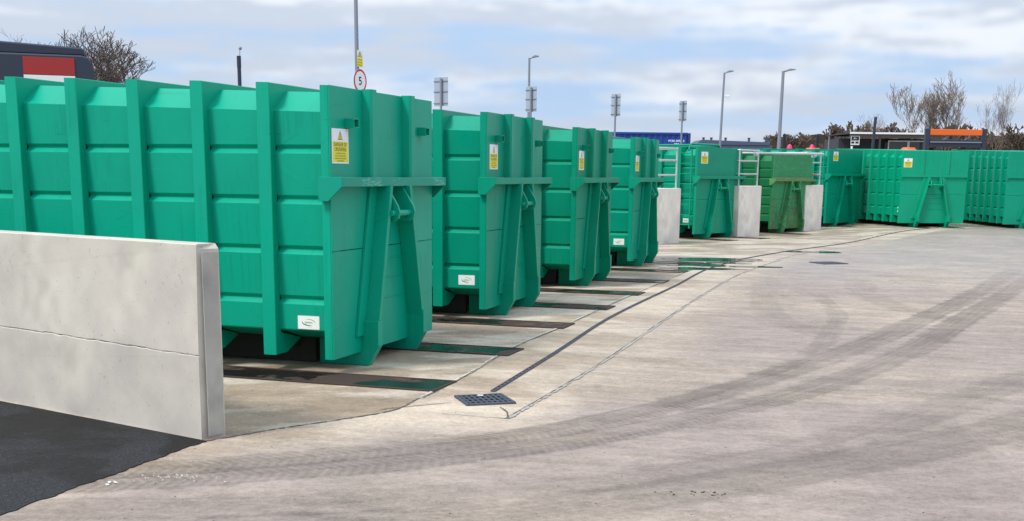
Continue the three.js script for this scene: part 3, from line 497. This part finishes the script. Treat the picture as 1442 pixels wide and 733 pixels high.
function gully(label, x, z, w, d, turn, y = 0) {
  const t = thing('gully_grate', label, 'drain grate', D(x, z, y), turn, 'iron gully grates in the yard');
  if (!y && z < 19) mesh('pit', [bx(0, -0.32, 0, w + 0.1, 0.04, d + 0.1, 0), ...[-1, 1].map((k) => bx(k * (w / 2 + 0.01), -0.155, 0, 0.04, 0.3, d + 0.06, 0)), ...[-1, 1].map((k) => bx(0, -0.155, k * (d / 2 + 0.01), w - 0.02, 0.3, 0.04, 0))], std({ color: lin(0.3, 0.28, 0.25), roughness: 0.9 }), t);
  else mesh('tray', [bx(0, 0.002, 0, w - 0.02, 0.008, d - 0.02, 0)], M.iron, t);
  mesh('frame', [bx(-w / 2 + 0.013, 0.008, 0, 0.026, 0.022, d), bx(w / 2 - 0.013, 0.008, 0, 0.026, 0.022, d), bx(0, 0.008, -d / 2 + 0.013, w - 0.054, 0.022, 0.026), bx(0, 0.008, d / 2 - 0.013, w - 0.054, 0.022, 0.026)], M.iron, t);
  for (let i = 1; i < 9; i++) mesh('grate_bar', [bx(-w / 2 + w * i / 9, 0.011, 0, 0.016, 0.014, d - 0.056, 0.003)], M.iron, t);
  for (let i = 1; i < 4; i++) mesh('grate_bar', [bx(0, 0.0125, -d / 2 + d * i / 4, w - 0.056, 0.012, 0.02, 0.003)], M.iron, t);
}
gully('square black iron grate in the concrete at the near end of the channel drain', -0.23, 9.87, 0.42, 0.42, 0.3);
gully('flat dark iron grate far out in the yard at right', 6.98, 26.95, 0.62, 0.62, 0.3);
tag(mesh('paper_scrap', [bx(-0.27, 0.024, -9.98, 0.05, 0.006, 0.03, 0.002)], M.white), 'small white scrap lying on the near gully grate', 'litter');

// crumbs and grit
{
  const pale = [], dk = [];
  const add = (arr, x, z, s) => { const g = new THREE.TetrahedronGeometry(s).applyMatrix4(new THREE.Matrix4().makeRotationFromEuler(new THREE.Euler(rnd() * 6, rnd() * 6, rnd() * 6))); g.scale(1.2, 0.5, 0.9).translate(x, s * 0.3, -z); arr.push(g); };
  for (let i = 0; i < 40; i++) add(pale, -2.05 + 0.22 * (rnd() + rnd() - 1) * 1.6, 7.16 + 0.12 * (rnd() + rnd() - 1), rr(0.003, 0.008));
  for (let i = 0; i < 8; i++) add(pale, -2.4 + rr(-0.04, 0.04), 7.0 + rr(-0.06, 0.06), rr(0.008, 0.016));
  for (let i = 0; i < 40; i++) add(pale, rr(-3.2, -2.2), rr(6.9, 8.3), rr(0.003, 0.008));
  const o = mesh('grit', pale, std({ color: lin(0.75, 0.74, 0.72), roughness: 0.8 })); o.userData.kind = 'stuff'; tag(o, 'white crumbs scattered on the concrete by the asphalt edge', 'litter');
  for (let i = 0; i < 420; i++) { const z = 6 + 12 * Math.pow(rnd(), 1.6); add(dk, rr(-0.42, 0.42) * z + (rnd() < 0.3 ? 0.5 : 0), z, rr(0.002, 0.007)); }
  for (let i = 0; i < 16; i++) add(dk, 1.05 + rr(-0.22, 0.22), 6.9 + rr(-0.08, 0.08), rr(0.005, 0.014));
  const k = mesh('grit', dk, std({ color: lin(0.07, 0.06, 0.055), roughness: 0.9 })); k.userData.kind = 'stuff'; tag(k, 'dark grit scattered over the open yard concrete', 'grit');
}

// ------------------------------------------------------------------ signs, lamps and masts on the platform
function signPost(label, x, z, w, h, top, turn) {
  const t = thing('bay_sign', label, 'sign', D(x, z, 1.5), turn, 'bay signs seen from behind'), H = top - 1.5, y = H - h / 2;
  mesh('sign_panel', [bx(0, y, -0.03, w, h, 0.012, 0.004)], M.plate, t);
  for (const k of [0.14, 0.5, 0.9]) mesh('sign_channel', [bx(0, H - h * k, -0.012, w + 0.04, 0.032, 0.022, 0.004)], M.pole, t);
  mesh('post', [bar(V(w * 0.08, 0, 0.035), V(w * 0.08, H - 0.04, 0.035), 0.038, 0.038, 12)], M.pole, t);
}
signPost('grey back of a bay sign behind the second container, leftmost of the four', -2.5, 41.5, 0.58, 0.93, 4.96, -0.62);
signPost('grey back of a bay sign in front of the street lamp, second of the four', 0.53, 44, 0.5, 0.87, 4.87, -0.75);
signPost('grey back of a bay sign left of the blue shipping container, third of the four', 3.92, 49, 0.46, 0.86, 4.97, -0.78);
signPost('narrow grey back of a bay sign before the blue shipping container, rightmost of the four', 7.1, 53, 0.44, 0.85, 4.97, -0.95);
function lamp(label, x, z, top, arm, r, lean = 0) {
  const t = thing('street_lamp', label, 'street lamp', D(x, z, 1.5)), H = top - 1.5;
  mesh('column', [bar(V(0, 0, 0), V(lean, H, 0), r * 1.15, r * 0.8, 14), bar(V(0, 0, 0), V(0, 0.9, 0), r * 1.5, r * 1.5, 14)], M.pole, t);
  mesh('bracket', [bar(V(lean, H - 0.03, 0), V(lean + arm * 0.35, H + 0.03, 0), r * 0.5, r * 0.45, 8)], M.pole, t);
  mesh('lamp_head', [xy([[lean + arm * 0.3, H + 0.0], [lean + arm, H + 0.06], [lean + arm, H + 0.1], [lean + arm * 0.55, H + 0.12], [lean + arm * 0.3, H + 0.07]], -0.11, 0.11, 0.01)], M.pole, t);
  return t;
}
lamp('grey street lamp standing behind the second bay sign', 0.58, 55, 6.82, 0.42, 0.06);
const l2 = lamp('slim grey street lamp with a small camera halfway up, above the dark building', 10.22, 62, 6.86, 0.44, 0.06, 0.09);
mesh('camera_bracket', [bar(V(0.07, 4.26, 0), V(0.24, 4.27, 0.02), 0.025, 0.025)], M.white, l2); mesh('security_camera', [bx(0.31, 4.23, 0.02, 0.16, 0.09, 0.1, 0.02)], M.white, l2);
lamp('thick grey street lamp at the right end of the dark building', 13.4, 63, 7.05, 0.6, 0.09, 0.03);
const l0 = lamp('tall grey lamp column with a speed limit sign, behind the nearest container', -4.17, 33, 8.3, 0.8, 0.055, -0.03);
{
  const speed = canvasTex(256, 256, (c, w) => { c.fillStyle = '#e4e8ee'; c.fillRect(0, 0, w, w); c.fillStyle = '#c8203a'; c.beginPath(); c.arc(128, 128, 127, 0, 7); c.fill(); c.fillStyle = '#eceff4'; c.beginPath(); c.arc(128, 128, 104, 0, 7); c.fill(); c.fillStyle = '#16181e'; c.font = 'bold 128px sans-serif'; c.textAlign = 'center'; c.fillText('5', 128, 174); });
  const rot = new THREE.Matrix4().makeRotationY(1.1);
  const g = new THREE.CircleGeometry(0.3, 40).translate(0, 2.7, 0.081).applyMatrix4(rot), o = new THREE.Mesh(g, std({ map: speed, roughness: 0.4 })); o.name = 'speed_sign'; o.castShadow = o.receiveShadow = true; l0.add(o);
  mesh('sign_backing', [new THREE.CylinderGeometry(0.3, 0.3, 0.01, 40).rotateX(Math.PI / 2).translate(0, 2.7, 0.074).applyMatrix4(rot)], M.plate, o);
  const haz = canvasTex(256, 512, (c, w, h) => { c.fillStyle = '#eef0f2'; c.fillRect(0, 0, w, h); triangleSign(c, w / 2, 24, 220); c.fillStyle = '#f0dc10'; c.fillRect(0, 240, w, 200); c.fillRect(0, 440, w, 72); c.fillStyle = '#2a2810'; c.font = 'bold 50px sans-serif'; c.textAlign = 'center'; c.fillText('DANGER', w / 2, 310, 220); c.fillText('MOVING', w / 2, 390, 220); c.fillText('VEHICLES', w / 2, 470, 230); });
  sticker('hazard_sign', std({ map: haz, roughness: 0.4 }), 0, 3.26, 0.26, 0.42, rot.clone().multiply(new THREE.Matrix4().makeTranslation(0, 0, 0.075)), l0, M.plate);
}
{
  const t = thing('camera_mast', 'short dark mast with a small globe on top, behind the nearest container', 'mast', D(-7.95, 36, 1.5));
  mesh('mast', [bar(V(0, 0, 0), V(0, 3.4, 0), 0.06, 0.055, 12)], M.navy, t); mesh('mast_head', [bar(V(0, 3.25, 0), V(0, 3.57, 0), 0.062, 0.062, 12)], M.navy, t); mesh('spike', [bar(V(0.03, 3.57, 0), V(0.04, 3.76, 0), 0.008, 0.008, 6)], M.navy, t); mesh('globe', [new THREE.SphereGeometry(0.05, 14, 10).translate(0.05, 3.78, 0)], M.pole, t);
}
for (const [x, l] of [[12.15, 'black square post behind the weathered container, left of the two'], [13.65, 'black square post beside the right pink bollard']]) { const o = mesh('black_post', [bx(0, 1.1, 0, 0.13, 2.24, 0.13, 0.01), new THREE.ConeGeometry(0.09, 0.06, 4).rotateY(Math.PI / 4).translate(0, 2.25, 0)], M.black); o.position.copy(D(x, 56, 1.5)); tag(o, l, 'post'); }
for (const [x, l] of [[12.4, 'bright pink rounded bollard right of the lamp base, left of the two'], [13.42, 'bright pink rounded bollard left of the second black post']]) { const o = mesh('pink_bollard', [new THREE.LatheGeometry([[0, 0], [0.13, 0], [0.13, 1.55], [0.15, 1.58], [0.15, 1.7], [0.12, 1.78], [0.06, 1.86], [0, 1.88]].map(([a, b]) => new THREE.Vector2(a, b)), 20)], M.pink); o.position.copy(D(x, 56, 1.5)); o.scale.set(0.85, 0.96, 0.85); tag(o, l, 'bollard'); }
{ const o = mesh('thin_mast', [bar(V(0, 0, 0), V(0.03, 3.2, 0), 0.06, 0.045, 10)], M.pole); o.position.copy(D(18.97, 75, 1.5)); tag(o, 'thin far pole rising out of the brown scrub', 'pole'); }
{ const t = thing('dark_mast', 'dark leaning pole in front of the flat roofed shed', 'pole', D(17.26, 60, 1.5)); mesh('pole', [bar(V(0, 0, 0), V(0.1, 3.16, 0), 0.085, 0.07, 12)], M.navy, t); mesh('pole_cap', [bar(V(0.1, 3.16, 0), V(0.102, 3.24, 0), 0.09, 0.05, 12)], M.navy, t); }

// ------------------------------------------------------------------ machines and buildings on the platform
{ // dark cab whose upper corner shows over the nearest container
  const t = thing('dark_lorry', 'dark blue lorry cab with red and white panels, above the nearest container', 'lorry', D(-10.38, 26.95, 1.5), 0.33);
  mesh('cab_body', [xy([[-1.25, 0.5], [1.25, 0.5], [1.25, 2.15], [1.22, 2.45], [1.13, 2.62], [1.0, 2.66], [-1.0, 2.66], [-1.13, 2.62], [-1.25, 2.3]], -1.2, 1.2, 0.03)], M.navy, t);
  mesh('roof_fairing', [xy([[-1.02, 2.665], [1.06, 2.665], [1.06, 2.79], [1.0, 2.83], [-0.9, 2.92], [-1.02, 2.85]], -1.0, 1.0, 0.03)], M.navy, t);
  mesh('red_panel', [bx(0.35, 2.42, 1.205, 1.0, 0.35, 0.02)], M.red, t); mesh('white_panel', [bx(0.35, 2.1, 1.205, 1.0, 0.27, 0.02)], M.white, t);
  mesh('pillar', [bar(V(1.17, 0.5, 1.16), V(1.17, 2.5, 1.16), 0.04, 0.04, 10)], M.navy, t);
  for (const s of [-1, 1]) { const w = mesh('wheel', [new THREE.TorusGeometry(0.36, 0.14, 10, 24).rotateY(Math.PI / 2).translate(s * 1.05, 0.5, 0)], M.black, t); mesh('rim', [bar(V(s * 1.15, 0.5, 0), V(s * 0.95, 0.5, 0), 0.28, 0.28, 16)], M.plate, w); }
}
{ // blue shipping container with corrugated side
  const t = thing('shipping_container', 'dark blue corrugated shipping container with white lettering behind the fourth container', 'shipping container', D(5.5, 62, 1.5), 0.03), B = std({ color: lin(0.006, 0.05, 0.27), roughness: 0.5 }), Bd = std({ color: lin(0.008, 0.04, 0.16), roughness: 0.5 });
  const pts = []; for (let i = 0; i <= 20; i++) { const x = -3 + i * 0.298; pts.push([x, 0], [x + 0.07, 0], [x + 0.11, 0.036], [x + 0.22, 0.036], [x + 0.26, 0]); } const lim = pts.filter(([x]) => x < 2.98);
  mesh('corrugated_side', [xz([...lim.map(([x, z]) => [x, 1.2 + z - 0.036]), [2.98, 1.1], [-3, 1.1]], 0.16, 2.32)], B, t);
  mesh('corner_post', [bx(3.0, 1.2, 1.17, 0.14, 2.4, 0.16, 0.01)], Bd, t); mesh('corner_post', [bx(-3.0, 1.2, 1.17, 0.14, 2.4, 0.16, 0.01)], Bd, t);
  mesh('top_rail', [bx(0, 2.37, 1.19, 5.86, 0.1, 0.1, 0.01)], B, t); mesh('bottom_rail', [bx(0, 0.09, 1.19, 5.86, 0.16, 0.1, 0.01)], B, t); mesh('roof', [bx(0, 2.36, 0, 5.9, 0.04, 2.26, 0)], B, t); mesh('end_wall', [bx(2.98, 1.2, 0, 0.06, 2.3, 2.2, 0), bx(-2.98, 1.2, 0, 0.06, 2.3, 2.2, 0)], Bd, t);
  const txt = canvasTex(512, 256, (c, w, h) => { c.fillStyle = '#0a3f8f'; c.fillRect(0, 0, w, h); c.fillStyle = '#e8eef8'; c.font = 'bold 92px sans-serif'; c.textAlign = 'center'; c.fillText('PCM 2050 2', w / 2, 100, 480); c.fillText('2B1', w / 2 + 10, 210); });
  const o = mesh('lettering_panel', new THREE.PlaneGeometry(0.85, 0.36).translate(2.38, 1.94, 1.205), std({ map: txt, roughness: 0.5 }), t);
}
{ // long dark blue-grey building, roof vents
  const t = thing('dark_building', 'long low blue grey building with small roof vents behind the ladder container', 'building', D(16.8, 96, 1.5)), w = std({ color: lin(0.085, 0.12, 0.19), roughness: 0.6 }), r = std({ color: lin(0.06, 0.085, 0.14), roughness: 0.6 });
  for (let i = 0; i < 9; i++) mesh('wall_panel', [bx(-2.55 + i * 0.64, 1.35, 1, 0.632, 2.7, 0.1, 0.01)], w, t);
  mesh('wall', [bx(0, 1.34, -1, 5.75, 2.68, 3.8, 0)], w, t);
  const rf = mesh('roof', [xy([[-2.95, 2.7], [2.72, 2.7], [2.72, 2.94], [-2.5, 3.08], [-2.95, 2.8]], -3, 1.15, 0.02)], r, t);
  for (const x of [-2.3, -1.7, -0.6, 1.2, 2.6]) mesh('roof_vent', [bx(x, 3.12, 0.5, 0.16, 0.24, 0.16, 0.02), bx(x, 3.25, 0.5, 0.22, 0.04, 0.22, 0.01)], r, rf);
}
{ // flat roofed shed at right
  const t = thing('flat_roofed_shed', 'dark flat roofed shed with pale fascia and white framed windows behind the far right container', 'shed', D(21.6, 74, 1.5)), dk = std({ color: lin(0.035, 0.037, 0.045), roughness: 0.7 }), br = std({ color: lin(0.12, 0.1, 0.085), roughness: 0.8 });
  mesh('roof', [bx(0, 2.83, 1, 5.3, 0.06, 5.4)], dk, t); mesh('fascia', [bx(0, 2.83, 3.72, 5.3, 0.1, 0.04, 0.005)], M.white, t); mesh('soffit_beam', [bx(0, 2.68, 3.55, 5.2, 0.2, 0.1)], br, t);
  for (let i = 0; i < 8; i++) mesh('wall_panel', [bx(-2.3 + i * 0.66, 1.3, 1.2, 0.65, 2.6, 0.06, 0.005)], dk, t); mesh('wall', [bx(0, 1.3, -0.5, 5.2, 2.6, 3.3, 0)], dk, t);
  for (const x of [-2.5, -0.9, 2.5]) mesh('canopy_post', [bx(x, 1.3, 3.6, 0.1, 2.6, 0.1, 0.005)], dk, t);
  for (const x of [0.65, 1.83]) { const f = mesh('window', [bx(x, 2.46, 2.0, 1.18, 0.06, 0.06), bx(x, 1.2, 2.0, 1.18, 0.06, 0.06), bx(x - 0.56, 1.83, 2.0, 0.06, 1.2, 0.06), bx(x + 0.56, 1.83, 2.0, 0.06, 1.2, 0.06)], M.white, t); mesh('pane', [bx(x, 1.83, 1.98, 1.06, 1.2, 0.012, 0)], M.glass, f); }
  mesh('window_wall', [bx(1.25, 1.2, 1.7, 2.5, 2.4, 0.3, 0.005)], br, t);
  const s = canvasTex(256, 256, (c, w) => { c.fillStyle = '#cdd2d6'; c.fillRect(0, 0, w, w); c.fillStyle = '#1b1d22'; c.fillRect(18, 14, 220, 120); c.fillStyle = '#c4c8cc'; c.font = 'bold 84px sans-serif'; c.textAlign = 'center'; c.fillText('P>', 128, 104); c.fillStyle = '#1b1d22'; c.fillRect(18, 158, 90, 60); c.fillRect(140, 158, 90, 60); });
  sticker('notice_board', std({ map: s, roughness: 0.5 }), -2.32, 2.42, 0.5, 0.5, new THREE.Matrix4().makeTranslation(0, 0, 3.67), t);
  mesh('downpipe', [bar(V(-2.5, 0, 3.72), V(-2.5, 2.1, 3.72), 0.06, 0.06, 8)], M.white, t);
}
{ // orange beam on dark posts
  const t = thing('orange_gantry', 'orange beam on dark blue posts behind the far right container, at the right edge', 'gantry', D(20.6, 58, 1.5));
  for (const x of [-1.36, 1.3]) mesh('post', [bx(x, 1.32, 0, 0.2, 2.64, 0.24, 0.02)], M.navy, t);
  mesh('beam', [bx(-0.03, 2.47, 0, 2.44, 0.27, 0.2, 0.02)], M.orange, t); mesh('lower_beam', [bx(-0.03, 1.97, 0, 2.44, 0.34, 0.2, 0.02)], M.navy, t); mesh('tie_bar', [bx(-0.03, 2.02, 0.13, 2.4, 0.05, 0.05)], M.pole, t);
  for (const x of [-0.6, 0.4]) mesh('brace', [bar(V(x, 2.12, 0), V(x + 0.3, 2.34, 0), 0.03, 0.03)], M.pole, t);
}
for (const [x, z, y, w, l] of [[12.5, 50, 2.97, 0.62, 'flat orange lid seen over the clean small sign container'], [17.15, 52, 3.08, 0.62, 'flat orange red lid seen over the far right container']]) {
  const t = thing('orange_hopper', l, 'hopper', D(x, z + 2, 1.5));
  mesh('hopper_lid', [new THREE.CylinderGeometry(w * 0.42, w * 0.55, 0.1, 24).scale(1, 1, 0.8).translate(0, y + 0.03 - 1.5, 0)], M.orange, t); mesh('hopper_body', [new THREE.CylinderGeometry(w * 0.5, w * 0.4, y - 1.52, 24).scale(1, 1, 0.8).translate(0, (y - 1.52) / 2, 0)], M.navy, t);
}

// ------------------------------------------------------------------ bare trees and scrub
function twigs(base, h, spread, opt) {                                       // recursive limbs; returns [trunk, crown] geometries
  const trunk = [], crown = []; let count = 0; const { lift = 0, depth = 6, r0 = 0.13, min = 0.006, fork = 3, up = 0.25 } = opt;
  const grow = (p, d, len, r, lvl) => {
    if (count > (opt.max || 5000)) return; count++;
    const n = lvl < 2 ? 3 : 2; let q = p.clone(), dd = d.clone(), rr0 = r;
    for (let i = 0; i < n; i++) {
      dd.add(V(rr(-1, 1), rr(-0.4, 0.8) * up * 2, rr(-1, 1)).multiplyScalar(0.2 + 0.05 * lvl)).normalize();
      const e = q.clone().addScaledVector(dd, len / n), r1 = Math.max(min, rr0 * (lvl === 0 ? 0.86 : 0.8));
      (lvl < 1 ? trunk : crown).push(bar(q, e, rr0, r1, lvl < 2 ? 7 : lvl < 4 ? 4 : 3, true));
      if (lvl < depth && lvl > 0 && i < n - 1 && rnd() < 0.75) { const a = dd.clone().add(V(rr(-1, 1), rr(-0.3, 0.7) + lift, rr(-1, 1)).multiplyScalar(spread)).normalize(); grow(e, a, len * rr(0.5, 0.75), r1 * 0.6, lvl + 1 + (rnd() < 0.3 ? 1 : 0)); }
      q = e; rr0 = r1;
    }
    if (lvl < depth) for (let i = 0, k = lvl === 0 ? fork + 1 : 2 + (rnd() < 0.4 ? 1 : 0); i < k; i++) { const a = dd.clone().add(V(rr(-1, 1), rr(-0.2, 0.6) + lift, rr(-1, 1)).multiplyScalar(spread)).normalize(); grow(q, a, len * rr(0.62, 0.9), rr0 * rr(0.55, 0.8), lvl + 1); }
  };
  grow(base.clone(), V(rr(-0.1, 0.1), 1, rr(-0.1, 0.1)).normalize(), h * 0.27, r0, 0);
  return [merge(trunk), merge(crown)];
}
function tree(label, x, z, h, spread, m, opt = {}, group = 'bare winter trees') {
  const t = thing('bare_tree', label, 'tree', D(x, z, 1.5), 0, group), [a, b] = twigs(V(0, 0, 0), h, spread, opt);
  mesh('trunk', a, opt.mt || m, t); const c = mesh('crown', b, m, t);
  const bb = new THREE.Box3().setFromObject(t), s = h / (bb.max.y - bb.min.y); for (const q of [a, b]) q.scale(s, s, s); return t;
}
tree('bare dark twiggy tree right of the lorry cab, left of the pair', -18.6, 54, 5.9, 0.75, M.bark, { r0: 0.14, max: 4000, depth: 7, min: 0.01, fork: 5 });
tree('bare dark twiggy tree behind the nearest container, right of the pair', -16.9, 55, 6.5, 0.85, M.bark, { r0: 0.16, max: 4500, depth: 7, min: 0.01, fork: 5 });
tree('bare dark tree beyond the left edge behind the lorry', -22.5, 58, 7.2, 0.8, M.bark, { r0: 0.14, max: 2500 });
tree('bare brown tree above the shed, left of the two tall ones at right', 30.6, 95, 7.6, 0.5, M.barkPale, { r0: 0.15, max: 1500, depth: 6, min: 0.013, up: 0.7, fork: 3, lift: 0.55 });
tree('tall bare brown tree at the right edge behind the orange gantry', 32.9, 95, 8.6, 0.48, M.barkPale, { r0: 0.17, max: 1800, depth: 6, min: 0.013, up: 0.7, fork: 3, lift: 0.5 });
tree('small bare tree between the scrub and the tall trees above the shed', 28.2, 97, 5.4, 0.55, M.barkPale, { r0: 0.08, max: 700, up: 0.6, lift: 0.4 });
tree('bare brown tree beyond the right edge', 37.2, 97, 8, 0.5, M.barkPale, { r0: 0.14, max: 1500, up: 0.7, lift: 0.5 });
{
  const all = [];
  for (let i = 0; i < 44; i++) { const x = 21.8 + i * 0.5 + rr(-0.3, 0.3), z = 105 + rr(-4, 5); const [a, b] = twigs(V(x, 1.5, -z), 1, 0.9, { depth: 6, r0: 0.05, min: 0.009, max: 700, fork: 5 }); const g = mergeGeometries([a, b]); g.translate(-x, -1.5, z); const bb = new THREE.Box3().setFromBufferAttribute(g.attributes.position), h = rr(3.3, 4.3) + 0.3 * Math.sin(i * 0.8) + (i > 8 ? 0.5 : 0) - (i < 3 ? 0.7 : 0); const s = h / bb.max.y; g.scale(s * 0.9, s, s * 0.9); g.translate(x, 1.5, -z); all.push(g); }
  const o = mesh('scrub', mergeGeometries(all), std({ color: lin(0.12, 0.092, 0.068), roughness: 1 })); o.userData.kind = 'stuff'; tag(o, 'brown leafless scrub on the skyline between the lamps and the shed', 'scrub');
  const bank = []; for (let i = 0; i <= 40; i++) bank.push([20 + i * 0.75, 1.5 + (i < 4 ? 2.6 : 3.3) + 0.7 * noise(i * 0.35, 4) + 0.35 * noise(i * 1.3, 8)]);
  const e = struct('hedge_bank', [xy([[20, 1.4], ...bank, [50, 1.4]], -112, -109)], std({ color: lin(0.085, 0.066, 0.05), map: rep(concTex, 0.6), roughness: 1, bumpMap: rep(grain, 0.5), bumpScale: 0.05 }));
}

renderer.render(scene, camera);
